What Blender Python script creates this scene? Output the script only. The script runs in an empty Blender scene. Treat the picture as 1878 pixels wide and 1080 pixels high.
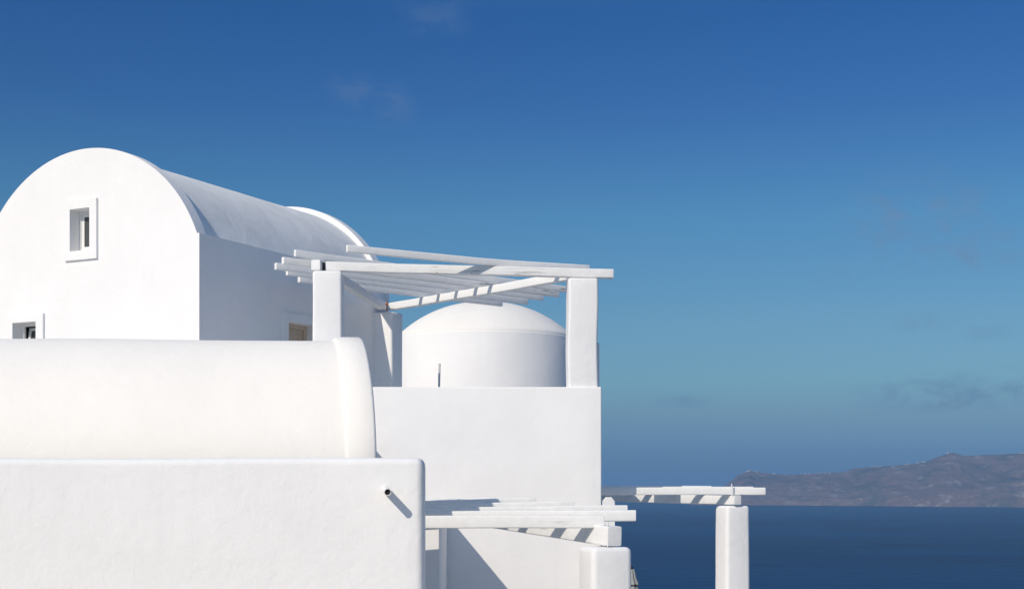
import bpy, bmesh, math, random
from mathutils import Vector, Matrix, noise
from mathutils.geometry import tessellate_polygon

R = math.radians
SC = bpy.context.scene
COL = SC.collection

# ------------------------------------------------------------------ camera
F, CX, HOR = 2550.0, 939.0, 888.0          # focal length, axis and eye level of the photograph, in its pixels
cam_d = bpy.data.cameras.new('camera')
cam = bpy.data.objects.new('camera', cam_d); COL.objects.link(cam)
cam.location = (0, 0, 0); cam.rotation_euler = (R(90), 0, 0)
cam_d.sensor_fit = 'HORIZONTAL'; cam_d.sensor_width = 36.0
cam_d.lens = F / 1878.0 * 36.0
cam_d.shift_y = (HOR - 540.0) / 1878.0
cam_d.clip_start = 0.1; cam_d.clip_end = 200000.0
SC.camera = cam

# ------------------------------------------------------------------ sun, sky, exposure
SUN_D = Vector((0.83, 1.20, -1.0)).normalized()      # the way the light travels
sun_l = bpy.data.lights.new('sun', 'SUN'); sun_l.energy = 2.3; sun_l.angle = R(0.53); sun_l.color = (1.0, 0.90, 0.76)
sun = bpy.data.objects.new('sun', sun_l); COL.objects.link(sun)
sun.rotation_euler = SUN_D.to_track_quat('-Z', 'Y').to_euler()
sun.location = (-20, -30, 40)

world = bpy.data.worlds.new('World'); SC.world = world; world.use_nodes = True
wt = world.node_tree; wn = wt.nodes; wl = wt.links
for n in list(wn): wn.remove(n)
w_out = wn.new('ShaderNodeOutputWorld'); w_bg = wn.new('ShaderNodeBackground')
w_bg.inputs['Strength'].default_value = 0.15
sky = wn.new('ShaderNodeTexSky'); sky.sky_type = 'NISHITA'; sky.sun_disc = False
sky.sun_elevation = math.asin(-SUN_D.z); sky.sun_rotation = math.atan2(-SUN_D.x, -SUN_D.y)
sky.altitude = 150.0; sky.air_density = 1.0; sky.dust_density = 0.4; sky.ozone_density = 3.0
SKY_TINT = [(0.009, (0.0817, 0.1388, 0.2514)), (0.0227, (0.0831, 0.1459, 0.2795)), (0.0502, (0.1248, 0.1855, 0.2631)), (0.0736, (0.1553, 0.2354, 0.2834)), (0.1123, (0.1677, 0.2538, 0.299)), (0.188, (0.1374, 0.2631, 0.3277)), (0.2605, (0.0894, 0.1985, 0.3225)), (0.3222, (0.0652, 0.1797, 0.3164)), (0.72, (0.95, 0.88, 0.79))]      # deep blue tint by height above the horizon; overhead stop brightened to fill shade
w_tc = wn.new('ShaderNodeTexCoord'); w_sep = wn.new('ShaderNodeSeparateXYZ')
wl.new(w_tc.outputs['Generated'], w_sep.inputs[0])
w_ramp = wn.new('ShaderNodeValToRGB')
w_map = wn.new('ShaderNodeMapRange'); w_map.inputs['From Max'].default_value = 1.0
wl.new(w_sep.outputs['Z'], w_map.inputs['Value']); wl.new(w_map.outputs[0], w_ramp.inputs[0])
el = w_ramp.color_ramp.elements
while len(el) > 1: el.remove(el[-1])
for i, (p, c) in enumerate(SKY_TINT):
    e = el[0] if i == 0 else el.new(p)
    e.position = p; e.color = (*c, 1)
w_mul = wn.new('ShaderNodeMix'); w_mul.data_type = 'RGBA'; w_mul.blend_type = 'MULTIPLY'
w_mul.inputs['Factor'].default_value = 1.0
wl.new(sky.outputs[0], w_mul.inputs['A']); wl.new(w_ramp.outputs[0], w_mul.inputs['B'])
# thin scattered wisps of cloud: patches of the sky where one broken-up noise shows
CLOUDS = [(1690, 400, 190, 120, 0.7), (1800, 455, 120, 55, 0.7), (800, 30, 90, 55, 0.32), (650, 165, 75, 45, 0.36), (722, 190, 55, 60, 0.36),
          (1700, 588, 85, 26, 0.45), (1812, 605, 65, 26, 0.4), (1530, 510, 55, 34, 0.3), (1740, 722, 230, 52, 0.65), (1870, 708, 140, 46, 0.6), (1250, 737, 80, 20, 0.55)]
acc = None
for (px, py, rx, ry, amt) in CLOUDS:
    c = Vector(((px - CX) / F, 1.0, (HOR - py) / F)).normalized()
    m1 = wn.new('ShaderNodeVectorMath'); m1.operation = 'SUBTRACT'; m1.inputs[1].default_value = c; wl.new(w_tc.outputs['Generated'], m1.inputs[0])
    m2 = wn.new('ShaderNodeVectorMath'); m2.operation = 'MULTIPLY'; m2.inputs[1].default_value = (F / rx, F / rx, F / ry); wl.new(m1.outputs[0], m2.inputs[0])
    ln = wn.new('ShaderNodeVectorMath'); ln.operation = 'LENGTH'; wl.new(m2.outputs[0], ln.inputs[0])
    mask = wn.new('ShaderNodeMapRange'); mask.interpolation_type = 'SMOOTHSTEP'
    mask.inputs['From Min'].default_value = 1.0; mask.inputs['From Max'].default_value = 0.1; mask.inputs['To Max'].default_value = amt; wl.new(ln.outputs['Value'], mask.inputs['Value'])
    if acc is None: acc = mask.outputs[0]
    else:
        ad = wn.new('ShaderNodeMath'); ad.operation = 'MAXIMUM'; wl.new(acc, ad.inputs[0]); wl.new(mask.outputs[0], ad.inputs[1]); acc = ad.outputs[0]
mp = wn.new('ShaderNodeVectorMath'); mp.operation = 'MULTIPLY_ADD'; mp.inputs[1].default_value = (44, 44, 78); mp.inputs[2].default_value = (1.3, 4.1, 2.2)
wl.new(w_tc.outputs['Generated'], mp.inputs[0])
nn = wn.new('ShaderNodeTexNoise'); nn.inputs['Scale'].default_value = 1.0; nn.inputs['Detail'].default_value = 5; nn.inputs['Roughness'].default_value = 0.62; nn.inputs['Distortion'].default_value = 0.4
wl.new(mp.outputs[0], nn.inputs['Vector'])
mr = wn.new('ShaderNodeMapRange'); mr.interpolation_type = 'SMOOTHSTEP'; mr.inputs['From Min'].default_value = 0.33; mr.inputs['From Max'].default_value = 0.74
wl.new(nn.outputs['Fac'], mr.inputs['Value'])
mu = wn.new('ShaderNodeMath'); mu.operation = 'MULTIPLY'; wl.new(acc, mu.inputs[0]); wl.new(mr.outputs[0], mu.inputs[1])
# cloud tone by height: grey-blue bank low down, pale grey wisps above
ct = wn.new('ShaderNodeValToRGB'); ce = ct.color_ramp.elements
ce[0].position = 0.065; ce[0].color = (0.52, 0.97, 1.58, 1); ce[1].position = 0.17; ce[1].color = (0.72, 1.13, 1.80, 1)
c3_ = ce.new(0.24); c3_.color = (0.53, 0.92, 1.70, 1)
wl.new(w_sep.outputs['Z'], ct.inputs[0])
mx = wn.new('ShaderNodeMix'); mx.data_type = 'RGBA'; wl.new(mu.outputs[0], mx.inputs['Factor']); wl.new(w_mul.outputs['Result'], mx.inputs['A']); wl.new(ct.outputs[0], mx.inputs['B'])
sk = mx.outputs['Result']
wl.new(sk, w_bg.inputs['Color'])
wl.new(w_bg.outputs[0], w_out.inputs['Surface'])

SC.view_settings.view_transform = 'Standard'; SC.view_settings.look = 'None'
SC.view_settings.exposure = 0.57; SC.view_settings.gamma = 1.0; SC.view_settings.use_curve_mapping = False
SC.render.engine = 'CYCLES'
SC.cycles.use_denoising = True
SC.cycles.max_bounces = 10; SC.cycles.diffuse_bounces = 8; SC.cycles.volume_bounces = 0

# ------------------------------------------------------------------ helpers
def P(px, py, Y):                       # a point of the place seen at that pixel, Y metres in front of the camera
    return Vector(((px - CX) / F * Y, Y, (HOR - py) / F * Y))

def link(name, me, mat=None, parent=None):
    o = bpy.data.objects.new(name, me); COL.objects.link(o)
    if mat is not None and not me.materials: me.materials.append(mat)
    if parent is not None: o.parent = parent
    return o

def empty(name, loc=(0, 0, 0)):
    o = bpy.data.objects.new(name, None); COL.objects.link(o); o.empty_display_size = 0.2
    return o

def tag(o, label=None, cat=None, group=None, kind=None):
    if label: o['label'] = label
    if cat: o['category'] = cat
    if group: o['group'] = group
    if kind: o['kind'] = kind
    return o

def mesh_from(verts, faces, smooth=True, sharp=40):
    me = bpy.data.meshes.new('mesh'); me.from_pydata([tuple(v) for v in verts], [], faces); me.update()
    bm = bmesh.new(); bm.from_mesh(me); bmesh.ops.recalc_face_normals(bm, faces=bm.faces); bm.to_mesh(me); bm.free()
    if smooth:
        for p in me.polygons: p.use_smooth = True
        me.set_sharp_from_angle(angle=R(sharp))
    return me

def rrect(w, h, r, n=4):
    """rounded rectangle loop, width w (x), height h (y)"""
    r = min(r, w * 0.499, h * 0.499); pts = []
    for cx, cy, a0 in ((w/2 - r, h/2 - r, 0), (-w/2 + r, h/2 - r, 90), (-w/2 + r, -h/2 + r, 180), (w/2 - r, -h/2 + r, 270)):
        for k in range(n + 1):
            a = R(a0 + 90 * k / n); pts.append((cx + r * math.cos(a), cy + r * math.sin(a)))
    return pts

def loft(path, w, h, r, side, up, amp=0.0, freq=1.0, seed=0, e0=0.0, e1=0.0, step=0.25, taper=None, n=4, sharp=40):
    """a bar with rounded section along a path; e0/e1 round its ends; amp wobbles it like hand-made work"""
    side = Vector(side).normalized(); up = Vector(up).normalized()
    path = [Vector(p) for p in path]
    pts = []; tot = sum((b - a).length for a, b in zip(path, path[1:])); run = 0.0
    for a, b in zip(path, path[1:]):
        L = (b - a).length; k = max(1, int(round(L / step)))
        for i in range(k): pts.append((a.lerp(b, i / k), (run + L * i / k)))
        run += L
    pts.append((path[-1], tot))
    d0 = (path[1] - path[0]).normalized(); d1 = (path[-1] - path[-2]).normalized()
    secs = []
    if e0 > 0:
        secs = [(pts[0][0] + d0 * e0 * (1 - math.cos(R(90 * k / 4))), e0 * (1 - math.sin(R(90 * k / 4))), e0 * (1 - math.cos(R(90 * k / 4)))) for k in range(4)]
    for p, s in pts:
        if (e0 > 0 and s < e0 * 1.01) or (e1 > 0 and s > tot - e1 * 1.01): continue
        secs.append((p, 0.0, s))
    if e0 > 0: secs.insert(4, (pts[0][0] + d0 * e0, 0.0, e0))
    if e1 > 0:
        secs.append((pts[-1][0] - d1 * e1, 0.0, tot - e1))
        for k in range(3, -1, -1):
            secs.append((pts[-1][0] - d1 * e1 * (1 - math.cos(R(90 * k / 4))), e1 * (1 - math.sin(R(90 * k / 4))), tot - e1 * (1 - math.cos(R(90 * k / 4)))))
    verts = []; faces = []
    base = rrect(w, h, r, n); m = len(base); so = Vector((seed * 7.31, seed * 3.17, seed * 1.73))
    for p, ins, s in secs:
        t = s / max(tot, 1e-6); f = 1.0 if taper is None else taper[0] + (taper[1] - taper[0]) * t
        for (x, y) in base:
            fx = max(0.02, (w * f - 2 * ins) / w); fy = max(0.02, (h * f - 2 * ins) / h)
            q = p + side * (x * fx) + up * (y * fy)
            if amp:
                c = q * freq + so
                q = q + side * (amp * noise.noise(c)) + up * (amp * noise.noise(c + Vector((31.7, 11.3, 5.1))))
            verts.append(q)
    ns = len(secs)
    for i in range(ns - 1):
        for j in range(m):
            a, b = i * m + j, i * m + (j + 1) % m
            faces.append((a, b, b + m, a + m))
    faces.append(tuple(range(m - 1, -1, -1))); faces.append(tuple(range((ns - 1) * m, ns * m)))
    return mesh_from(verts, faces, True, sharp)

def bar(name, p0, p1, w, h, mat, parent=None, r=0.02, **k):
    """a straight timber from p0 to p1; w across, h upright"""
    path = [p0, p1] if not isinstance(p0, list) else p0
    d = (Vector(path[-1]) - Vector(path[0])).normalized()
    side = d.cross(Vector((0, 0, 1))).normalized(); up = side.cross(d).normalized()
    return link(name, loft(path, w, h, r, side, up, **k), mat, parent)

def post(name, x, y, z0, z1, w, d, rot, mat, parent=None, r=0.05, top=0.05, amp=0.01, seed=0, taper=None, step=0.18):
    side = Vector((math.cos(rot), math.sin(rot), 0)); up = Vector((-math.sin(rot), math.cos(rot), 0))
    return link(name, loft([(x, y, z0), (x, y, z1)], w, d, r, side, up, amp=amp, freq=1.1, seed=seed, e1=top, step=step, taper=taper, n=5), mat, parent)

def extrude_poly(outer, holes, org, u, v, n, depth, sharp=30):
    """polygon with holes in the plane (org,u,v), extruded by depth along -n (n = outward normal of its front)"""
    org, u, v, n = Vector(org), Vector(u), Vector(v), Vector(n)
    loops = [outer] + holes
    flat = [Vector((p[0], p[1], 0)) for lp in loops for p in lp]
    tris = tessellate_polygon([[Vector((p[0], p[1], 0)) for p in lp] for lp in loops])
    N = len(flat)
    verts = [org + u * p.x + v * p.y for p in flat] + [org + u * p.x + v * p.y - n * depth for p in flat]
    faces = [tuple(t) for t in tris] + [tuple(N + i for i in reversed(t)) for t in tris]
    k = 0
    for lp in loops:
        m = len(lp)
        for j in range(m):
            a, b = k + j, k + (j + 1) % m
            faces.append((a, b, b + N, a + N))
        k += m
    return mesh_from(verts, faces, True, sharp)

def rect(x0, x1, y0, y1): return [(x0, y0), (x1, y0), (x1, y1), (x0, y1)]

def box(name, x0, x1, y0, y1, z0, z1, mat, parent=None, bev=0.02, seg=3):
    bm = bmesh.new(); bmesh.ops.create_cube(bm, size=1)
    for q in bm.verts:
        q.co = Vector(((x0 + x1) / 2 + q.co.x * (x1 - x0), (y0 + y1) / 2 + q.co.y * (y1 - y0), (z0 + z1) / 2 + q.co.z * (z1 - z0)))
    if bev: bmesh.ops.bevel(bm, geom=bm.edges[:], offset=bev, segments=seg, affect='EDGES', profile=0.5)
    me = bpy.data.meshes.new('mesh'); bm.to_mesh(me); bm.free()
    for p in me.polygons: p.use_smooth = True
    me.set_sharp_from_angle(angle=R(50))
    return link(name, me, mat, parent)

def lathe(profile, center, seg=48, sharp=35, fold=None):
    """profile: list of (radius, z); fold(a, r, z) may change the radius"""
    cx, cy, cz = center; verts = []; faces = []
    for (r, z) in profile:
        for k in range(seg):
            a = 2 * math.pi * k / seg; rr = fold(a, r, z) if fold else r
            verts.append((cx + rr * math.cos(a), cy + rr * math.sin(a), cz + z))
    m = len(profile)
    for i in range(m - 1):
        for k in range(seg):
            a, b = i * seg + k, i * seg + (k + 1) % seg
            faces.append((a, b, b + seg, a + seg))
    faces.append(tuple(range(seg - 1, -1, -1))); faces.append(tuple(range((m - 1) * seg, m * seg)))
    return mesh_from(verts, faces, True, sharp)

def tube(name, p0, p1, r, mat, parent=None, seg=12, inner=None):
    p0, p1 = Vector(p0), Vector(p1); d = (p1 - p0).normalized()
    s = d.cross(Vector((0, 0, 1)));  s = s.normalized() if s.length > 1e-3 else Vector((1, 0, 0)); t = s.cross(d)
    verts = []; faces = []
    rings = [(p0, r), (p1, r)] if inner is None else [(p0, r), (p1 - d * 0.004, r), (p1, r - 0.003), (p1, inner), (p1 - d * 0.16, inner)]
    for c, rr in rings:
        for k in range(seg):
            a = 2 * math.pi * k / seg; verts.append(c + s * rr * math.cos(a) + t * rr * math.sin(a))
    for i in range(len(rings) - 1):
        for k in range(seg):
            a, b = i * seg + k, i * seg + (k + 1) % seg; faces.append((a, b, b + seg, a + seg))
    faces.append(tuple(range(seg))); faces.append(tuple(range((len(rings) - 1) * seg, len(rings) * seg)))
    return link(name, mesh_from(verts, faces, True, 50), mat, parent)

# ------------------------------------------------------------------ materials
def new_mat(name):
    m = bpy.data.materials.new(name); m.use_nodes = True
    nt = m.node_tree; b = nt.nodes['Principled BSDF']
    return m, nt, b

def nz(nt, vec, scale, detail=3, rough=0.55, dist=0.0):
    n = nt.nodes.new('ShaderNodeTexNoise'); n.inputs['Scale'].default_value = scale
    n.inputs['Detail'].default_value = detail; n.inputs['Roughness'].default_value = rough
    n.inputs['Distortion'].default_value = dist
    nt.links.new(vec, n.inputs['Vector']); return n.outputs['Fac']

def ramp(nt, fac, stops):
    r = nt.nodes.new('ShaderNodeValToRGB'); e = r.color_ramp.elements
    while len(e) > 1: e.remove(e[-1])
    for i, (p, c) in enumerate(stops):
        x = e[0] if i == 0 else e.new(p)
        x.position = p; x.color = (*c, 1) if len(c) == 3 else c
    nt.links.new(fac, r.inputs[0]); return r.outputs[0]

def mixc(nt, fac, a, b, mode='MIX'):
    n = nt.nodes.new('ShaderNodeMix'); n.data_type = 'RGBA'; n.blend_type = mode
    for k, v in (('Factor', fac), ('A', a), ('B', b)):
        s = n.inputs[k] if k == 'Factor' else [q for q in n.inputs if q.name == k and q.type == 'RGBA'][0]
        if isinstance(v, (int, float)): s.default_value = v
        elif isinstance(v, tuple): s.default_value = (*v, 1)
        else: nt.links.new(v, s)
    return [q for q in n.outputs if q.type == 'RGBA'][0]

def pos(nt, scale=(1, 1, 1), rot=(0, 0, 0)):
    g = nt.nodes.new('ShaderNodeNewGeometry'); m = nt.nodes.new('ShaderNodeMapping')
    m.inputs['Scale'].default_value = scale; m.inputs['Rotation'].default_value = rot
    nt.links.new(g.outputs['Position'], m.inputs[0]); return m.outputs[0]

def bump(nt, b, layers):
    prev = None
    for h, strength, dist in layers:
        n = nt.nodes.new('ShaderNodeBump'); n.inputs['Strength'].default_value = strength; n.inputs['Distance'].default_value = dist
        nt.links.new(h, n.inputs['Height'])
        if prev: nt.links.new(prev, n.inputs['Normal'])
        prev = n.outputs['Normal']
    nt.links.new(prev, b.inputs['Normal'])

def plaster(name, col, rough=0.85, soft=1.0, fine=1.0, dirt=0.05):
    m, nt, b = new_mat(name); v = pos(nt)
    big = nz(nt, v, 0.9, 4); mid = nz(nt, v, 6, 5, 0.6, 0.6); fin = nz(nt, v, 60, 3, 0.6)
    lo = tuple(c * (1 - dirt) for c in col)
    c1 = ramp(nt, big, [(0.3, lo), (0.65, col)])
    c2 = mixc(nt, ramp(nt, mid, [(0.35, (0, 0, 0)), (0.75, (0.35, 0.35, 0.35))]), c1, tuple(c * (1 - dirt * 1.2) for c in col))
    run = nz(nt, pos(nt, (5.0, 5.0, 0.35)), 1.0, 5, 0.6, 0.3)
    c2 = mixc(nt, ramp(nt, run, [(0.55, (0, 0, 0)), (0.8, (0.5, 0.5, 0.5))]), c2, tuple(c * (1 - dirt * 1.6) for c in col))
    nt.links.new(c2, b.inputs['Base Color'])
    b.inputs['Roughness'].default_value = rough; b.inputs['Specular IOR Level'].default_value = 0.25
    bump(nt, b, [(big, 0.5 * soft, 0.05), (mid, 0.35 * soft, 0.02), (fin, 0.35 * fine, 0.004)])
    return m

M = {}
M['plaster'] = plaster('whitewashed_plaster', (0.845, 0.84, 0.83))
M['rough'] = plaster('rough_whitewash', (0.835, 0.83, 0.82), soft=1.1, fine=1.3)
M['cream'] = plaster('cream_plaster', (0.87, 0.84, 0.785), soft=0.9, fine=1.1, dirt=0.035)
M['smooth'] = plaster('smooth_white_plaster', (0.85, 0.84, 0.825), soft=0.8, fine=0.7, dirt=0.05)
M['dome'] = plaster('dome_plaster', (0.85, 0.82, 0.765), soft=0.9, fine=0.8)

def roof_mat():
    m, nt, b = new_mat('weathered_whitewash_roof'); th = R(26.8)
    g = nt.nodes.new('ShaderNodeNewGeometry'); mp = nt.nodes.new('ShaderNodeMapping')
    mp.inputs['Rotation'].default_value = (0, 0, th); nt.links.new(g.outputs['Position'], mp.inputs[0])
    mp2 = nt.nodes.new('ShaderNodeMapping'); mp2.inputs['Scale'].default_value = (0.25, 2.2, 0.25); nt.links.new(mp.outputs[0], mp2.inputs[0])
    st = nz(nt, mp2.outputs[0], 1.4, 6, 0.65, 0.4); bl = nz(nt, mp.outputs[0], 1.1, 5, 0.62, 0.8); fi = nz(nt, mp.outputs[0], 28, 4, 0.6)
    c = ramp(nt, st, [(0.3, (0.78, 0.77, 0.745)), (0.5, (0.85, 0.84, 0.81)), (0.72, (0.885, 0.875, 0.845))])
    c = mixc(nt, ramp(nt, bl, [(0.42, (0, 0, 0)), (0.66, (0.6, 0.6, 0.6))]), c, (0.68, 0.68, 0.66))
    c = mixc(nt, ramp(nt, fi, [(0.45, (0, 0, 0)), (0.75, (0.35, 0.35, 0.35))]), c, (0.80, 0.80, 0.79))
    nt.links.new(c, b.inputs['Base Color']); b.inputs['Roughness'].default_value = 0.9; b.inputs['Specular IOR Level'].default_value = 0.2
    bump(nt, b, [(bl, 0.4, 0.04), (fi, 0.5, 0.008)])
    return m
M['roof'] = roof_mat()

def wood_mat(name, rot, col=(0.84, 0.835, 0.815), crack=0.55):
    """white-painted timber, grain along the direction at angle rot (from the x axis)"""
    m, nt, b = new_mat(name)
    g = nt.nodes.new('ShaderNodeNewGeometry'); mp = nt.nodes.new('ShaderNodeMapping'); mp.vector_type = 'POINT'
    mp.inputs['Rotation'].default_value = (0, 0, -rot); nt.links.new(g.outputs['Position'], mp.inputs[0])
    mp2 = nt.nodes.new('ShaderNodeMapping'); mp2.inputs['Scale'].default_value = (0.6, 14, 14); nt.links.new(mp.outputs[0], mp2.inputs[0])
    gr = nz(nt, mp2.outputs[0], 2.0, 5, 0.6, 0.3)
    mp3 = nt.nodes.new('ShaderNodeMapping'); mp3.inputs['Scale'].default_value = (0.35, 9, 9); nt.links.new(mp.outputs[0], mp3.inputs[0])
    ck = nz(nt, mp3.outputs[0], 1.7, 2, 0.4, 0.2)
    fi = nz(nt, mp.outputs[0], 9, 4)
    line = nt.nodes.new('ShaderNodeMath'); line.operation = 'SUBTRACT'; line.inputs[1].default_value = 0.5; nt.links.new(ck, line.inputs[0])
    ab = nt.nodes.new('ShaderNodeMath'); ab.operation = 'ABSOLUTE'; nt.links.new(line.outputs[0], ab.inputs[0])
    ckm = ramp(nt, ab.outputs[0], [(0.0, (1, 1, 1)), (0.02, (0, 0, 0))])
    gate = ramp(nt, nz(nt, mp.outputs[0], 0.8, 2), [(crack, (0, 0, 0)), (crack + 0.06, (1, 1, 1))])
    ckf = mixc(nt, 1.0, ckm, gate, 'MULTIPLY')
    c = ramp(nt, fi, [(0.3, tuple(x * 0.93 for x in col)), (0.65, col)])
    c = mixc(nt, ckf, c, (0.30, 0.29, 0.27))
    nt.links.new(c, b.inputs['Base Color']); b.inputs['Roughness'].default_value = 0.6; b.inputs['Specular IOR Level'].default_value = 0.35
    bump(nt, b, [(gr, 0.35, 0.006), (fi, 0.3, 0.008)])
    return m

def plain(name, col, rough=0.6, metal=0.0, spec=0.4, var=0.1, scale=20):
    m, nt, b = new_mat(name); v = pos(nt); f = nz(nt, v, scale, 4)
    nt.links.new(ramp(nt, f, [(0.3, tuple(c * (1 - var) for c in col)), (0.7, tuple(min(1, c * (1 + var)) for c in col))]), b.inputs['Base Color'])
    b.inputs['Roughness'].default_value = rough; b.inputs['Metallic'].default_value = metal; b.inputs['Specular IOR Level'].default_value = spec
    return m
M['pvc'] = plain('white_plastic', (0.78, 0.78, 0.76), 0.4, var=0.03)
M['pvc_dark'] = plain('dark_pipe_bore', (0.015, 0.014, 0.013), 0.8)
M['glass'] = plain('window_glass', (0.07, 0.08, 0.08), 0.06, spec=0.6)
M['room'] = plain('dark_room', (0.03, 0.03, 0.03), 0.9)
M['frame'] = plain('white_window_paint', (0.78, 0.78, 0.76), 0.45, var=0.03)
M['door'] = plain('beige_door_paint', (0.60, 0.48, 0.37), 0.55, var=0.06, scale=6)
M['steel'] = plain('galvanised_steel', (0.60, 0.60, 0.60), 0.5, 0.0)
M['rust'] = plain('rusty_bolt', (0.33, 0.13, 0.07), 0.8)
M['black'] = plain('black_plastic', (0.012, 0.012, 0.012), 0.5)
M['canvas'] = plain('shade_darkened_canvas', (0.30, 0.31, 0.30), 0.9, var=0.15, scale=12)  # grey-white canvas darkened: the parasol's shade is put into its colour
M['paving'] = plain('pale_stone_paving', (0.77, 0.71, 0.61), 0.85, var=0.08, scale=3)

def ground_mat():
    m, nt, b = new_mat('dry_hillside'); v = pos(nt)
    c = ramp(nt, nz(nt, v, 0.15, 6, 0.65), [(0.35, (0.24, 0.19, 0.14)), (0.55, (0.36, 0.29, 0.22)), (0.7, (0.17, 0.17, 0.11))])
    nt.links.new(c, b.inputs['Base Color']); b.inputs['Roughness'].default_value = 0.95
    bump(nt, b, [(nz(nt, v, 0.8, 6), 0.8, 0.4)]); return m
M['ground'] = ground_mat()

def sea_mat():
    m, nt, b = new_mat('deep_sea_water')
    v = pos(nt, (0.0022, 0.0030, 1)); v2 = pos(nt, (0.0005, 0.0008, 1)); v3 = pos(nt, (0.012, 0.02, 1))
    a = nz(nt, v, 1.0, 8, 0.68, 0.5); big = nz(nt, v2, 1.0, 3, 0.5, 0.6); sm = nz(nt, v3, 1.0, 4, 0.6)
    c = ramp(nt, a, [(0.38, (0.0, 0.006, 0.034)), (0.62, (0.001, 0.024, 0.084))])
    c = mixc(nt, ramp(nt, big, [(0.42, (0, 0, 0)), (0.68, (0.9, 0.9, 0.9))]), c, (0.003, 0.032, 0.098))
    nt.links.new(c, b.inputs['Base Color']); b.inputs['Roughness'].default_value = 0.35; b.inputs['IOR'].default_value = 1.333
    b.inputs['Specular IOR Level'].default_value = 0.01
    bump(nt, b, [(sm, 0.6, 6.0), (a, 0.4, 12.0)]); return m
M['sea'] = sea_mat()

def island_mat():
    m, nt, b = new_mat('volcanic_cliff'); v = pos(nt)
    vs = pos(nt, (0.0015, 0.0015, 0.03))
    st = nz(nt, vs, 1.0, 5, 0.65, 0.6); bl = nz(nt, v, 0.0035, 6, 0.6, 0.4); sp = nz(nt, v, 0.009, 5, 0.62, 0.5); fi = nz(nt, v, 0.03, 4)
    c = ramp(nt, st, [(0.28, (0.11, 0.078, 0.068)), (0.45, (0.175, 0.12, 0.10)), (0.6, (0.215, 0.155, 0.13)), (0.75, (0.125, 0.097, 0.09))])
    c = mixc(nt, ramp(nt, bl, [(0.5, (0, 0, 0)), (0.62, (0.9, 0.9, 0.9))]), c, (0.075, 0.082, 0.065))
    c = mixc(nt, ramp(nt, sp, [(0.57, (0, 0, 0)), (0.68, (0.85, 0.85, 0.85))]), c, (0.36, 0.325, 0.305))
    c = mixc(nt, ramp(nt, fi, [(0.35, (0.5, 0.5, 0.5)), (0.6, (0, 0, 0))]), c, (0.09, 0.065, 0.055))
    nt.links.new(c, b.inputs['Base Color']); b.inputs['Roughness'].default_value = 0.95; b.inputs['Specular IOR Level'].default_value = 0.1
    bump(nt, b, [(sp, 0.8, 25.0), (fi, 0.8, 8.0)]); return m
M['island'] = island_mat()
M['far_white'] = plain('far_whitewash', (0.55, 0.53, 0.50), 0.85, var=0.03)

# ================================================================== the setting
SEA_Z = -141.0
S = 44000.0
sea = link('sea', mesh_from([(-S, -S, SEA_Z), (S, -S, SEA_Z), (S, S, SEA_Z), (-S, S, SEA_Z)], [(0, 1, 2, 3)], False), M['sea'])
tag(sea, 'deep blue sea reaching to the hazy horizon', kind='structure')

# far island: shoreline, ridge and back slope swept along the bearing of each column
RIDGE = [(1180, 925), (1260, 922), (1300, 904), (1335, 886), (1352, 871), (1376, 862), (1400, 867), (1450, 870), (1500, 867), (1548, 865),
         (1568, 858), (1610, 855), (1655, 852), (1700, 846), (1722, 836), (1745, 829), (1768, 835), (1800, 834), (1850, 832),
         (1878, 830), (1940, 824), (2020, 832), (2150, 846), (2350, 880), (2500, 905)]
def interp(tab, x):
    for (a, ya), (b, yb) in zip(tab, tab[1:]):
        if a <= x <= b: return ya + (yb - ya) * (x - a) / (b - a)
    return tab[0][1] if x < tab[0][0] else tab[-1][1]
def shore_y(px): return 141.0 * F / (interp([(1180, 925.5), (1400, 926), (1878, 930), (2500, 930)], px) - HOR)
def ridge_pt(px):
    Y = shore_y(px) + 1250.0
    return Vector(((px - CX) / F * Y, Y, (HOR - interp(RIDGE, px)) / F * Y))
NU, NV = 420, 64
iv = []; ifc = []
for i in range(NU + 1):
    px = 1180 + (2500 - 1180) * i / NU
    Ys = shore_y(px); rp = ridge_pt(px); hr = rp.z - SEA_Z
    bx = (px - CX) / F
    for j in range(NV + 1):
        t = j / NV * 1.9
        Y = Ys + 1250.0 * t
        if t <= 1: prof = 0.16 * min(1, t * 14) + 0.84 * (t ** 0.9)
        else: prof = max(-0.05, 1 - ((t - 1) / 0.9) ** 1.3 * 1.05)
        w = math.sin(math.pi * min(1, max(0, t))) if t <= 1 else 0.6 * (t - 1)
        q = Vector((bx * Y, Y, 0))
        g = noise.ridged_multi_fractal(Vector((q.x * 0.0032, q.y * 0.0011, 0.3)), 0.9, 2.1, 5, 0.8, 2.0) - 1.0
        f = noise.fractal(Vector((q.x * 0.006, q.y * 0.006, 2.3)), 0.8, 2.0, 5)
        z = hr * prof + w * (g * 34 + f * 30) + noise.fractal(Vector((q.x * 0.012, 5.0, 1.0)), 0.9, 2.0, 3) * 3.0 * min(1, t)
        if j == 0: z = -3
        iv.append((q.x, q.y, SEA_Z + z))
for i in range(NU):
    for j in range(NV):
        a = i * (NV + 1) + j; ifc.append((a, a + NV + 1, a + NV + 2, a + 1))
island = link('island', mesh_from(iv, ifc, True, 60), M['island'])
tag(island, 'hazy brown volcanic island ridge across the water', kind='structure')

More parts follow.
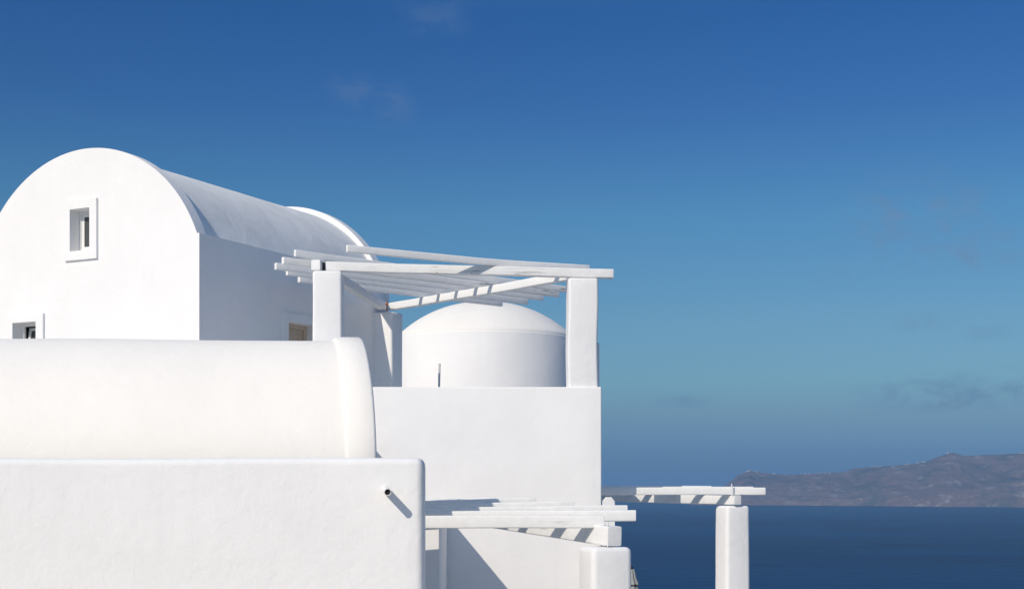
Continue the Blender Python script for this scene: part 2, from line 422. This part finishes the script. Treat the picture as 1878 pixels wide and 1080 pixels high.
# the hillside that carries the buildings
gv = []; gf = []; GN = 60
for i in range(GN + 1):
    for j in range(GN + 1):
        x = -70 + 120 * i / GN; y = -40 + 130 * j / GN
        z = -3.55
        if y < 11: z = -3.55 + 1.9 * min(1, (11 - y) / 1.5)
        ex = max(0.0, x - 9); ey = max(0.0, y - 42)
        e = math.hypot(ex, ey)
        z -= e * 1.7 if e > 0 else 0
        z += 0.25 * noise.noise(Vector((x * 0.3, y * 0.3, 0))) * (1 if e > 0 else 0) - (0.02 if e == 0 else 0)
        gv.append((x, y, z))
for i in range(GN):
    for j in range(GN):
        a = i * (GN + 1) + j; gf.append((a, a + GN + 1, a + GN + 2, a + 1))
ground = link('ground', mesh_from(gv, gf, True, 60), M['ground'])
tag(ground, 'dry hillside ground under the white houses', kind='structure')

GZ = -3.55      # ground level at the houses
court = link('bounce_court_paving', extrude_poly([(-30, 12.2), (8.2, 12.2), (8.2, 40), (-30, 40)], [], (0, 0, GZ), (1, 0, 0), (0, 1, 0), (0, 0, 1), 0.01), M['paving'])  # unseen pale floor, added to bounce sunlight up into the shade
tag(court, 'unseen pale courtyard paving added under the houses to bounce light', kind='structure')
lane = link('bounce_lane_paving', extrude_poly([(-30, -36), (8.5, -36), (8.5, 9), (-30, 9)], [], (0, 0, -1.63), (1, 0, 0), (0, 1, 0), (0, 0, 1), 0.01), M['paving'])  # unseen pale sheet on the camera side, added for bounced fill
tag(lane, 'unseen pale lane paving added in front of the walls for bounce', kind='structure')

# ================================================================== the upper terrace
TF = 25.25      # front face of the terrace wall
TX = 1.624      # its right corner
terrace = empty('terrace_wall'); tag(terrace, 'tall smooth white terrace wall carrying the upper pergola', 'wall')
link('front_wall', loft([(-4.2, TF + 0.25, -0.88), (TX, TF + 0.25, -0.88)], 0.5, 5.30, 0.025, (0, 1, 0), (0, 0, 1), amp=0.006, freq=0.5, e1=0.02, step=0.35), M['smooth'], terrace)
link('side_wall', loft([(TX - 0.252, TF + 0.51, -1.27), (TX - 0.252, 33.5, -1.27)], 0.5, 4.5, 0.03, (1, 0, 0), (0, 0, 1), amp=0.006, freq=0.5, step=0.4), M['smooth'], terrace)
link('terrace_floor', extrude_poly([(-5.2, 25.76), (1.11, 25.76), (1.11, 34.5), (-5.2, 34.5)], [], (0, 0, 1.0), (1, 0, 0), (0, 1, 0), (0, 0, 1), 0.2), M['dome'], terrace)

# low roof terrace in front, hidden behind the long vault; its edge throws the slanting shadow on the wall
low = empty('flat_roof_house'); tag(low, 'low flat white roof block between the long vault and the terrace wall', 'house')
link('wall', loft([(-11.5, 23.2, -1.41), (-2.545, 23.2, -1.41)], 4.08, 4.28, 0.05, (0, 1, 0), (0, 0, 1), amp=0.006, freq=0.4, e1=0.03, step=0.5), M['plaster'], low)

# ================================================================== house with the high barrel vault
TH = R(26.8)
ha = Vector((math.sin(TH), math.cos(TH), 0)); hg = Vector((-math.cos(TH), math.sin(TH), 0)); UP = Vector((0, 0, 1))
HC = Vector((-5.60, 24.9, 0)); HL = 6.42; HW = 5.44; WT = 4.50
hn = -ha                                    # outward normal of the gable
side_n = -hg
house = empty('vaulted_house'); tag(house, 'large white house with a round barrel vault roof at far left', 'house')
ARC_C = (2.72, 3.42)
def arc(rad, zmin, n=44):
    a0 = math.asin(min(1, (zmin - ARC_C[1]) / rad))
    return [(ARC_C[0] - rad * math.cos(a0 + (math.pi - 2 * a0) * k / n), ARC_C[1] + rad * math.sin(a0 + (math.pi - 2 * a0) * k / n)) for k in range(n + 1)]
gable = [(0, GZ), (0, WT)] + arc(2.88, WT) + [(HW, WT), (HW, GZ)]
W1 = (2.56, 3.05, 4.39, 5.18); W2 = (3.92, 4.53, 2.25, 3.12)
link('front_gable', extrude_poly(gable, [rect(*W1), rect(*W2)], HC, hg, UP, hn, 0.26), M['smooth'], house)
link('back_gable', extrude_poly(gable, [], HC + ha * (HL - 0.26), hg, UP, hn, 0.26), M['smooth'], house)
DOOR = (2.65, 3.52, 1.0, 3.19)
link('side_wall', extrude_poly([(0.262, GZ), (HL - 0.262, GZ), (HL - 0.262, WT), (0.262, WT)], [rect(*DOOR)], HC, ha, UP, side_n, 0.26), M['plaster'], house)
link('side_wall', extrude_poly([(0.262, GZ), (HL - 0.262, GZ), (HL - 0.262, WT), (0.262, WT)], [], HC + hg * (HW - 0.26), ha, UP, side_n, 0.26), M['plaster'], house)
# roof shell with a slightly uneven surface
ra = arc(2.77, WT + 0.002, 48); rv = []; rf = []; NS = 26
for i in range(NS + 1):
    s = 0.262 + (HL - 0.524) * i / NS
    for (u, z) in ra:
        d = Vector((u - ARC_C[0], z - ARC_C[1])).normalized()
        k = 0.012 * noise.noise(Vector((u * 0.9, z * 0.9, s * 0.6)))
        edge = min(1, (z - WT) * 4)
        q = HC + hg * (u + d.x * k * edge) + ha * s + UP * (z + d.y * k * edge); rv.append(q)
m_ = len(ra)
for i in range(NS):
    for j in range(m_ - 1):
        a = i * m_ + j; rf.append((a, a + 1, a + m_ + 1, a + m_))
    a = i * m_; rf.append((a, a + m_, a + 2 * m_ - 1, a + m_ - 1))
rf.append(tuple(range(m_))); rf.append(tuple(range(NS * m_, NS * m_ + m_)))
roof = link('roof', mesh_from(rv, rf, True, 50), M['roof'], house)

def window(u0, u1, z0, z1, fr, tilt):
    w = link('window', extrude_poly(rect(u0 - fr[0], u1 + fr[1], z0 - fr[2], z1 + fr[3]), [rect(u0, u1, z0, z1)], HC + hn * 0.05, hg, UP, hn, 0.049), M['smooth'], house)
    back = HC - hn * 0.20
    link('frame', extrude_poly(rect(u0 + .002, u1 - .002, z0 + .002, z1 - .002), [rect(u0 + .05, u1 - .05, z0 + .05, z1 - .05)], back, hg, UP, hn, 0.05), M['frame'], w)
    # sash: its own little frame, tilted open at the top in the lower window
    c0 = back - hn * 0.012 + UP * (z0 + .052); up = (UP * math.cos(tilt) - hn * math.sin(tilt)).normalized(); nn = (hn * math.cos(tilt) + UP * math.sin(tilt)).normalized()
    H = z1 - z0 - .105
    link('sash', extrude_poly(rect(u0 + .053, u1 - .053, 0, H), [rect(u0 + .115, u1 - .115, .06, H - .06)], c0, hg, up, nn, 0.035), M['frame'], w)
    link('pane', extrude_poly(rect(u0 + .11, u1 - .11, .055, H - .055), [], c0 - nn * 0.012, hg, up, nn, 0.006), M['glass'], w)
    link('room_interior', extrude_poly(rect(u0 + .05, u1 - .05, z0 + .05, z1 - .05), [], back - hn * 0.35, hg, UP, hn, 0.02), M['room'], w)
    return w
w = window(*W1, (0.17, 0.15, 0.17, 0.165), 0.0); w['label'] = 'small closed window high in the rounded gable'
w = window(*W2, (0.185, 0.17, 0.17, 0.15), R(9)); w['label'] = 'lower gable window with its sash tilted open'

door = link('door', extrude_poly(rect(DOOR[0] + .09, DOOR[1] - .09, DOOR[2], DOOR[3] - .09), [], HC - side_n * 0.20, ha, UP, side_n, 0.05), M['door'], house)
link('door_frame', extrude_poly([(DOOR[0] + .002, DOOR[2]), (DOOR[0] + .088, DOOR[2]), (DOOR[0] + .088, DOOR[3] - .088), (DOOR[1] - .088, DOOR[3] - .088), (DOOR[1] - .088, DOOR[2]), (DOOR[1] - .002, DOOR[2]), (DOOR[1] - .002, DOOR[3] - .002), (DOOR[0] + .002, DOOR[3] - .002)], [], HC - side_n * 0.15, ha, UP, side_n, 0.10), M['door'], door)
for (a, b) in ((1.14, 1.95), (2.05, 2.97)):
    link('door_panel', extrude_poly(rect(DOOR[0] + .20, DOOR[1] - .20, a, b), [rect(DOOR[0] + .23, DOOR[1] - .23, a + .03, b - .03)], HC - side_n * 0.185, ha, UP, side_n, 0.0145), M['door'], door)
tube('door_handle', HC - side_n * 0.199 + ha * (DOOR[1] - 0.15) + UP * 2.0, HC - side_n * 0.14 + ha * (DOOR[1] - 0.15) + UP * 2.0, 0.012, M['steel'], door)
ds = link('door_surround', extrude_poly([(DOOR[0] - .18, DOOR[2]), (DOOR[0], DOOR[2]), (DOOR[0], DOOR[3]), (DOOR[1], DOOR[3]), (DOOR[1], DOOR[2]), (DOOR[1] + .18, DOOR[2]), (DOOR[1] + .18, DOOR[3] + .17), (DOOR[0] - .18, DOOR[3] + .17)], [], HC + side_n * 0.035, ha, UP, side_n, 0.034), M['plaster'], house)

# ================================================================== domed building behind the terrace
dome = empty('domed_church'); tag(dome, 'round white drum with a shallow dome behind the terrace', 'church')
DY = 43.0; DX = (890 - CX) / F * DY; DR = 166 / F * DY; DZ = (HOR - 623) / F * DY; DA = (HOR - 555.5) / F * DY
link('drum', lathe([(DR, GZ), (DR, DZ - 0.05), (DR - 0.015, DZ - 0.015), (DR - 0.05, DZ)], (DX, DY, 0), 96, 50), M['smooth'], dome)
hh = DA - DZ; rc = (DR * DR + hh * hh) / (2 * hh); prof = []
for k in range(25):
    r_ = (DR - 0.02) * (1 - k / 24.0) + 0.002
    prof.append((r_, DA - rc + math.sqrt(rc * rc - r_ * r_) + 0.03 * math.sin(math.pi * k / 24)))
link('dome', lathe([(DR - 0.02, DZ - 0.02)] + prof, (DX, DY, 0), 96, 50), M['dome'], dome)

# slim steel post and rounded stub on the terrace
pst = tube('steel_post', P(805, 711, 27.2) + Vector((-0.01, 0, -0.72)), P(806, 666.5, 27.2), 0.022, M['steel'])
tag(pst, 'thin grey steel post standing up behind the terrace wall', 'post')
stub = post('plaster_pier', 1.40, 26.12, 1.0, 2.66, 0.46, 0.5, 0, M['plaster'], None, r=0.06, top=0.07, amp=0.006, seed=3)
tag(stub, 'short rounded white pier hidden behind the right pergola column', 'pier')

# ================================================================== upper pergola
ZB = 3.77                                           # underside of the beams
perg = empty('pergola'); tag(perg, 'upper white timber pergola on three plaster columns above the terrace wall', 'pergola', 'white timber pergolas')
c1 = post('column', -3.292, 24.95, 0.73, ZB + 0.03, 0.525, 0.5, R(1.5), M['plaster'], perg, r=0.05, top=0.05, amp=0.012, seed=11)
c2 = post('column', 1.285, 25.56, 1.0, ZB - 0.01, 0.55, 0.5, R(3), M['rough'], perg, r=0.05, top=0.04, amp=0.016, seed=12)
c3 = post('column', -2.69, 30.2, 1.0, ZB - 0.05, 0.47, 0.47, R(-26.8), M['plaster'], perg, r=0.05, top=0.05, amp=0.01, seed=13)
def wd(name, p0, p1, **k):
    d = Vector(p1) - Vector(p0); return wood_mat(name, math.atan2(d.y, d.x), **k)
BZ = ZB + 0.085
fb0, fb1 = Vector(((598 - CX) / F * 24.90, 24.90, BZ + 0.04)), Vector(((1124 - CX) / F * 25.52, 25.52, BZ))
bar('beam', fb0, fb1, 0.16, 0.165, wd('painted_front_beam', fb0, fb1, crack=0.5), perg, r=0.018, amp=0.010, freq=0.8, seed=1, e0=0.006, e1=0.008)
lb0, lb1 = Vector(((579 - CX) / F * 24.73, 24.73, BZ + 0.045)), Vector((-2.78, 30.26, BZ))
bar('beam', lb0, lb1, 0.165, 0.185, wd('painted_left_beam', lb0, lb1, crack=0.6), perg, r=0.022, amp=0.006, freq=0.8, seed=2, e0=0.006, e1=0.02)
rb0, rb1 = Vector((1.06, 25.83, BZ + 0.005)), Vector((-2.63, 30.24, BZ))
bar('beam', rb0, rb1, 0.15, 0.16, wd('painted_right_beam', rb0, rb1, crack=0.62), perg, r=0.02, amp=0.010, freq=0.8, seed=3, e0=0.006, e1=0.01)
SL = [((636, 462), (1080, 499.5)), ((540.5, 471), (1052, 538)), ((518.5, 484), (1023.7, 545)), ((505, 494.4), (994.8, 551.5)),
      ((526, 505), (967.4, 559)), ((548, 518), (920, 562))]
ZS = BZ + 0.083
slat_mats = wood_mat('painted_slat_wood', R(40), crack=0.60)
rnd = random.Random(4)
for i, ((xa, ya), (xb, yb)) in enumerate(SL):
    Ya = ZS * F / (HOR - ya); Yb = ZS * F / (HOR - yb)
    hgt = 0.125
    if i == 1: Ya = 24.8
    a = P(xa, ya, Ya) + UP * hgt / 2; b = Vector(((xb - CX) / F * Yb, Yb, ZS + hgt / 2))
    if i == 0:
        q0, q1, q2 = P(636, 462, 23.9), P(868, 485, 25.0), P(1080, 499, 26.15)
        path = [q + UP * hgt / 2 for q in (q0, q0.lerp(q1, .5) + UP * -0.004, q1, q1.lerp(q2, .5) + UP * -0.004, q2)]; a, b = path[0], path[-1]
    else: path = [a, a.lerp(b, 0.35) + Vector((0, 0, rnd.uniform(-.012, .012))), a.lerp(b, 0.7) + Vector((0, 0, rnd.uniform(-.012, .012))), b]
    s = bar('slat', path, None, 0.075 + rnd.uniform(-.008, .008), hgt, slat_mats, perg, r=0.016, amp=0.009, freq=0.9, seed=20 + i, e0=0.006, e1=0.006)
    # nail heads where the slat crosses the left beam
    dd = (b - a).normalized()
    for t_ in (() if i == 0 else (0.17, 0.66 - 0.03 * i)):
        q = a.lerp(b, t_) + UP * (hgt / 2)
        tube('nail', q + UP * -0.03, q + UP * 0.004, 0.009, M['pvc'], s, 8)
for (nx, ny) in ((801, 500.3), (864.5, 500.6), (1010, 492.6), (1014.5, 494.2), (1018.5, 494.6), (1018, 499.5)):
    t_ = (nx - 598) / (1124 - 598); Yn = 24.90 + (25.52 - 24.90) * t_ - 0.072
    tube('nail', P(nx, ny, Yn + 0.03), P(nx, ny, Yn - 0.012), 0.011, M['black'], perg, 8)
box('gap_shade_plate', P(589.5, 0, 24.86).x, P(595.5, 0, 24.86).x, 24.86, 24.92, ZB + 0.035, ZB + 0.20, M['black'], perg, 0.003, 1)  # dark plate standing in for the shaded gap between beam ends
bt = tube('bolt', P(709.5, 571, 29.86), P(709.5, 552, 29.86), 0.014, M['rust'], perg, 8); bt['label'] = 'rusty threaded bolt'
tube('nut', P(709.5, 559.5, 29.86), P(709.5, 557.3, 29.86), 0.036, M['rust'], bt, 6)

# ================================================================== long low barrel vault in the middle distance
vault = empty('long_vault_house'); tag(vault, 'long cream white barrel vault with raised rounded end behind the front wall', 'house')
ed = Vector((0.37, -1.6, 0)).normalized(); ax = Vector((-1.0, -0.045, 0)).normalized()
VA = Vector((-2.01, 18.5, 0)); HWD = 1.642
def vprof(scale_w, z_ap, z_sp, n=40, p=1.72):
    pts = []
    for k in range(n + 1):
        th = math.pi * k / n
        c, s = math.cos(th), math.sin(th)
        d = HWD * scale_w * math.copysign(abs(c) ** (2 / p), c); z = z_sp + (z_ap - z_sp) * abs(s) ** (2 / p)
        pts.append((d, z))
    return pts
def vault_mesh(prof, s0, s1, ns, amp, seed):
    full = [(prof[0][0], GZ)] + prof + [(prof[-1][0], GZ)]; v = []; f = []; m = len(full)
    for i in range(ns + 1):
        s = s0 + (s1 - s0) * i / ns
        for (d, z) in full:
            q = VA + ed * d + ax * s + UP * z
            n_ = noise.noise(Vector((q.x * 0.5, q.y * 0.9, q.z * 0.9 + seed)))
            v.append(q + (ed * (d / HWD) + UP * max(0, z / 2)) * (amp * n_))
    for i in range(ns):
        for j in range(m - 1): a = i * m + j; f.append((a, a + 1, a + m + 1, a + m))
        a = i * m; f.append((a, a + m - 1, a + 2 * m - 1, a + m))
    f.append(tuple(range(m))); f.append(tuple(range(ns * m, ns * m + m)))
    return mesh_from(v, f, True, 40)
rim_p = vprof(1.0, 1.955, 0.30)
link('vault', vault_mesh(vprof(0.982, 1.905, 0.28), 0.30, 11.0, 60, 0.022, 1.0), M['cream'], vault)
# raised end rim with a softened edge
rim = []
for (s, k) in ((0.0, 0.975), (0.012, 0.990), (0.04, 1.0), (0.20, 1.0), (0.335, 0.998), (0.365, 0.990), (0.38, 0.975)):
    rim.append((s, [(d * k, 0.3 + (z - 0.3) * k if z > 0.3 else z) for (d, z) in rim_p]))
v_, f_ = [], []; full = None
for s, pr in rim:
    full = [(pr[0][0], GZ)] + pr + [(pr[-1][0], GZ)]
    for (d, z) in full: v_.append(VA + ed * d + ax * s + UP * z)
m_ = len(full)
for i in range(len(rim) - 1):
    for j in range(m_ - 1): a = i * m_ + j; f_.append((a, a + 1, a + m_ + 1, a + m_))
    a = i * m_; f_.append((a, a + m_ - 1, a + 2 * m_ - 1, a + m_))
f_.append(tuple(range(m_))); f_.append(tuple(range((len(rim) - 1) * m_, len(rim) * m_)))
link('end_rim', mesh_from(v_, f_, True, 55), M['cream'], vault)

# ================================================================== front boundary wall with its drain pipe
FW = 15.5
fwall = empty('boundary_wall'); tag(fwall, 'thick rough white wall with a drain spout filling the lower left', 'wall')
ztop = (HOR - 839.5) / F * FW
link('wall', loft([(-12.0, FW + 0.2, (ztop + GZ) / 2), ((777 - CX) / F * FW, FW + 0.2, (ztop + GZ) / 2)], 0.4, ztop - GZ, 0.085, (0, 1, 0), (0, 0, 1), amp=0.016, freq=0.55, e1=0.085, step=0.2, n=6, seed=5), M['rough'], fwall)
pb = P(705.5, 896, FW + 0.02); pt = P(711, 902, FW - 0.31)
dp = tube('drain_pipe', pb, pt, 0.042, M['pvc'], fwall, 20, inner=0.033)
dd = (pt - pb).normalized()
tube('bore', pt - dd * 0.2, pt - dd * 0.02, 0.0325, M['pvc_dark'], dp, 20)

# ================================================================== lower pergola
KL = 0.945
lp = empty('pergola'); tag(lp, 'lower white pergola in front of the terrace wall with closely seen slats', 'pergola', 'white timber pergolas')
post('column', 1.252 * KL, 18.63 * KL, GZ, -0.832 * KL, 0.545, 0.52, R(17), M['rough'], lp, r=0.075, top=0.06, amp=0.012, seed=31)
bd = Vector((-0.43, 0.90, 0.037)).normalized()
b0 = P(1127, 983, 18.44 * KL); b1 = b0 + bd * 8.55
LB = wd('painted_lower_beam', b0, b1, crack=0.62)
bar('beam', b0, b1, 0.205, 0.246, LB, lp, r=0.022, amp=0.006, freq=0.8, seed=33, e0=0.006)
tube('rod', P(1114.5, 1002, 18.41 * KL), P(1115, 957.5, 18.41 * KL), 0.010, M['pvc'], lp, 8)
LS = [((640, 946.5), (1107.5, 944.5), 18.72, 18.78, 0.16), ((640, 938.5), (1166, 934.5), 19.45, 19.35, 0.145), ((640, 933), (1150, 926), 20.25, 20.45, 0.135),
      ((640, 927.5), (1053, 917.5), 21.0, 21.2, 0.13), ((610, 924), (982, 911.3), 22.0, 22.15, 0.13), ((610, 921), (908.5, 910.5), 22.8, 22.9, 0.13), ((610, 917), (833, 910), 23.4, 23.5, 0.12)]
lsm = wood_mat('painted_lower_slat_wood', R(1), crack=0.58)
for i, ((xa, ya), (xb, yb), Ya, Yb, hgt) in enumerate(LS):
    Ya *= KL; Yb *= KL
    a = P(xa, ya, Ya) - UP * hgt / 2; b = P(xb, yb, Yb) - UP * hgt / 2
    path = [a, a.lerp(b, .5) + UP * rnd.uniform(-.008, .008), b]
    s = bar('slat', path, None, 0.13, hgt, lsm, lp, r=0.018, amp=0.009, freq=0.8, seed=50 + i, e0=0.006, e1=0.006)
    for t_ in (0.62, 0.86):
        q = a.lerp(b, t_) + UP * (hgt / 2 - 0.004); tube('nail', q, q + UP * 0.018, 0.013, M['pvc'], s, 8)
# chamfered post behind the slats
cw = 0.105
cpts = [(-cw, GZ), (cw, GZ), (cw, -0.30), (cw - 0.06, -0.225), (-cw + 0.06, -0.225), (-cw, -0.30)]
link('post', extrude_poly(cpts, [], (1.725, 24.75, 0), (1, 0, 0), (0, 0, 1), (0, -1, 0), 0.2), lsm, lp)
# pier standing out from the lower wall
pier = box('wall_pier', -2.6, (806 - CX) / F * 22.6, 22.6, 25.24, GZ, -0.55, M['smooth'], None, 0.02)
tag(pier, 'white pier projecting from the lower wall beside the front wall end', 'pier')

# ================================================================== right pergola over the cliff edge
rp_ = empty('pergola'); tag(rp_, 'right white pergola on a single column overlooking the sea', 'pergola', 'white timber pergolas')
RY = 26.6
post('column', (1343.5 - CX) / F * 26.62, 26.64, GZ - 3, (HOR - 927) / F * 26.5, 0.50, 0.49, R(20), M['rough'], rp_, r=0.07, top=0.05, amp=0.012, seed=41, taper=(1.10, 1.0))
r0 = P(1353, 916.5, 26.36); r1 = r0 + Vector((-0.438, 0.9, 0.0)).normalized() * 6.65
bar('beam', r0, r1, 0.165, 0.175, wd('painted_far_beam', r0, r1, crack=0.65), rp_, r=0.022, amp=0.006, freq=0.8, seed=42, e0=0.006)
rzt = (HOR - 893.3) / F * 26.5
RS = [(1403, 26.50), (1381, 27.3), (1304, 28.15), (1249, 29.0), (1191, 29.8), (1150, 30.6)]
rsm = wood_mat('painted_far_slat_wood', 0.0, crack=0.64)
for i, (xe, Ys) in enumerate(RS):
    hgt = 0.142; b = Vector(((xe - CX) / F * Ys, Ys, rzt - hgt / 2)); a = Vector((TX + 0.004, Ys - 0.15, rzt - hgt / 2 - 0.004)); a.z += (0, .016, .03, .026, .03, .03)[i]; b.z += (0, .016, .03, .026, .03, .03)[i]
    bar('slat', [a, b], None, 0.12, hgt, rsm, rp_, r=0.018, amp=0.007, freq=0.8, seed=60 + i, e1=0.01)
tube('rod', P(1342.5, 908, 26.33), P(1342, 886.5, 26.33), 0.011, M['pvc'], rp_, 8)

# ================================================================== closed parasol behind the lower column
par = empty('parasol'); tag(par, 'folded grey white parasol standing behind the lower pergola column', 'parasol')
PX, PY = (1157 - CX) / F * 23.5, 23.5; pz = (HOR - 1036) / F * 23.5
tube('pole', (PX, PY, GZ), (PX, PY, pz - 0.05), 0.022, M['steel'], par)
link('finial', lathe([(0.012, -0.01), (0.03, -0.02), (0.036, -0.045), (0.03, -0.07), (0.012, -0.075)], (PX, PY, pz), 14), M['black'], par)
def fold(a, r, z): return r * (1 + 0.16 * math.sin(a * 8 + z * 1.5) + 0.06 * math.sin(a * 16 + 1.0))
cp = [(0.05, -0.065), (0.062, -0.09), (0.085, -0.2), (0.118, -0.29), (0.128, -0.315), (0.10, -0.34), (0.118, -0.38), (0.13, -0.5), (0.14, -0.9), (0.15, -1.3), (0.13, -1.45)]
link('canopy', lathe(cp, (PX, PY, pz), 64, 60, fold), M['canvas'], par)
link('tie', lathe([(0.118, -0.345), (0.122, -0.338), (0.122, -0.322), (0.118, -0.315)], (PX, PY, pz), 32), M['black'], par)
link('base', lathe([(0.24, 0.0), (0.24, 0.05), (0.05, 0.08), (0.04, 0.3)], (PX, PY, GZ), 28), M['steel'], par)

# ================================================================== white houses on the island's ridge
def hut(w, d, h, vaulted):
    if vaulted:
        o = [(-w/2, 0), (w/2, 0), (w/2, h * 0.65)] + [(w/2 * math.cos(math.pi * k / 8), h * 0.65 + h * 0.35 * math.sin(math.pi * k / 8)) for k in range(1, 8)] + [(-w/2, h * 0.65)]
    else:
        o = [(-w/2, 0), (w/2, 0), (w/2, h), (w/2 - .4, h), (w/2 - .4, h - .6), (-w/2 + .4, h - .6), (-w/2 + .4, h), (-w/2, h)]
    me = extrude_poly(o, [], (0, 0, 0), (1, 0, 0), (0, 0, 1), (0, -1, 0), d); return me
huts = [hut(9, 8, 6, True), hut(14, 9, 5, False), hut(7, 7, 5, False), hut(20, 10, 5, False)]
for me in huts: me.materials.append(M['far_white'])
CL = [('on the low left summit of the far island', [1368, 1372, 1375, 1379, 1383, 1388]), ('strung along the saddle of the far island ridge', [1418, 1421, 1440, 1470, 1476, 1484, 1496, 1501, 1506, 1514, 1522]),
      ('on the middle crest of the far island', [1600, 1604, 1609, 1614, 1662, 1668]), ('below the highest summit of the far island', [1682, 1686, 1694, 1696]), ('alone on the highest summit of the far island', [1739]),
      ('at the right hand end of the far island ridge', [1872, 1876])]
for ci, (where, pxs) in enumerate(CL):
    for px in pxs:
        rp = ridge_pt(px); k = rnd.randrange(4)
        if px == 1739: k = 0
        down = rnd.uniform(0, 70) if ci == 1 else rnd.uniform(0, 20)
        Y = rp.y - down
        o = link('far_house', huts[k], None)
        o.location = (rp.x * Y / rp.y, Y, rp.z - 3.0 - down * 0.1)
        o.rotation_euler = (0, 0, rnd.uniform(-0.5, 0.5)); o.scale = (1, 1, 1.2 if px != 1739 else 2.2)
        tag(o, 'tiny white house ' + where, 'house', 'tiny white houses on the far island, ' + where)

# ================================================================== sea haze
HB = (-45000, 45000, -45000, 45000, SEA_Z - 1.0, 262.0)
x0, x1, y0, y1, z0, z1 = HB
hz = link('haze', mesh_from([(x, y, z) for z in (z0, z1) for (x, y) in ((x0, y0), (x1, y0), (x1, y1), (x0, y1))],
     [(0, 3, 2, 1), (4, 5, 6, 7), (0, 1, 5, 4), (1, 2, 6, 5), (2, 3, 7, 6), (3, 0, 4, 7)], False))
tag(hz, 'pale blue sea haze', kind='stuff')
hm = bpy.data.materials.new('sea_haze'); hm.use_nodes = True; ht = hm.node_tree
for n in list(ht.nodes): ht.nodes.remove(n)
ho = ht.nodes.new('ShaderNodeOutputMaterial'); hv = ht.nodes.new('ShaderNodeVolumePrincipled')
hv.inputs['Color'].default_value = (0.28, 0.545, 0.90, 1); hv.inputs['Density'].default_value = 7.5e-5; hv.inputs['Anisotropy'].default_value = 0.0
ht.links.new(hv.outputs[0], ho.inputs['Volume'])
hz.data.materials.append(hm)
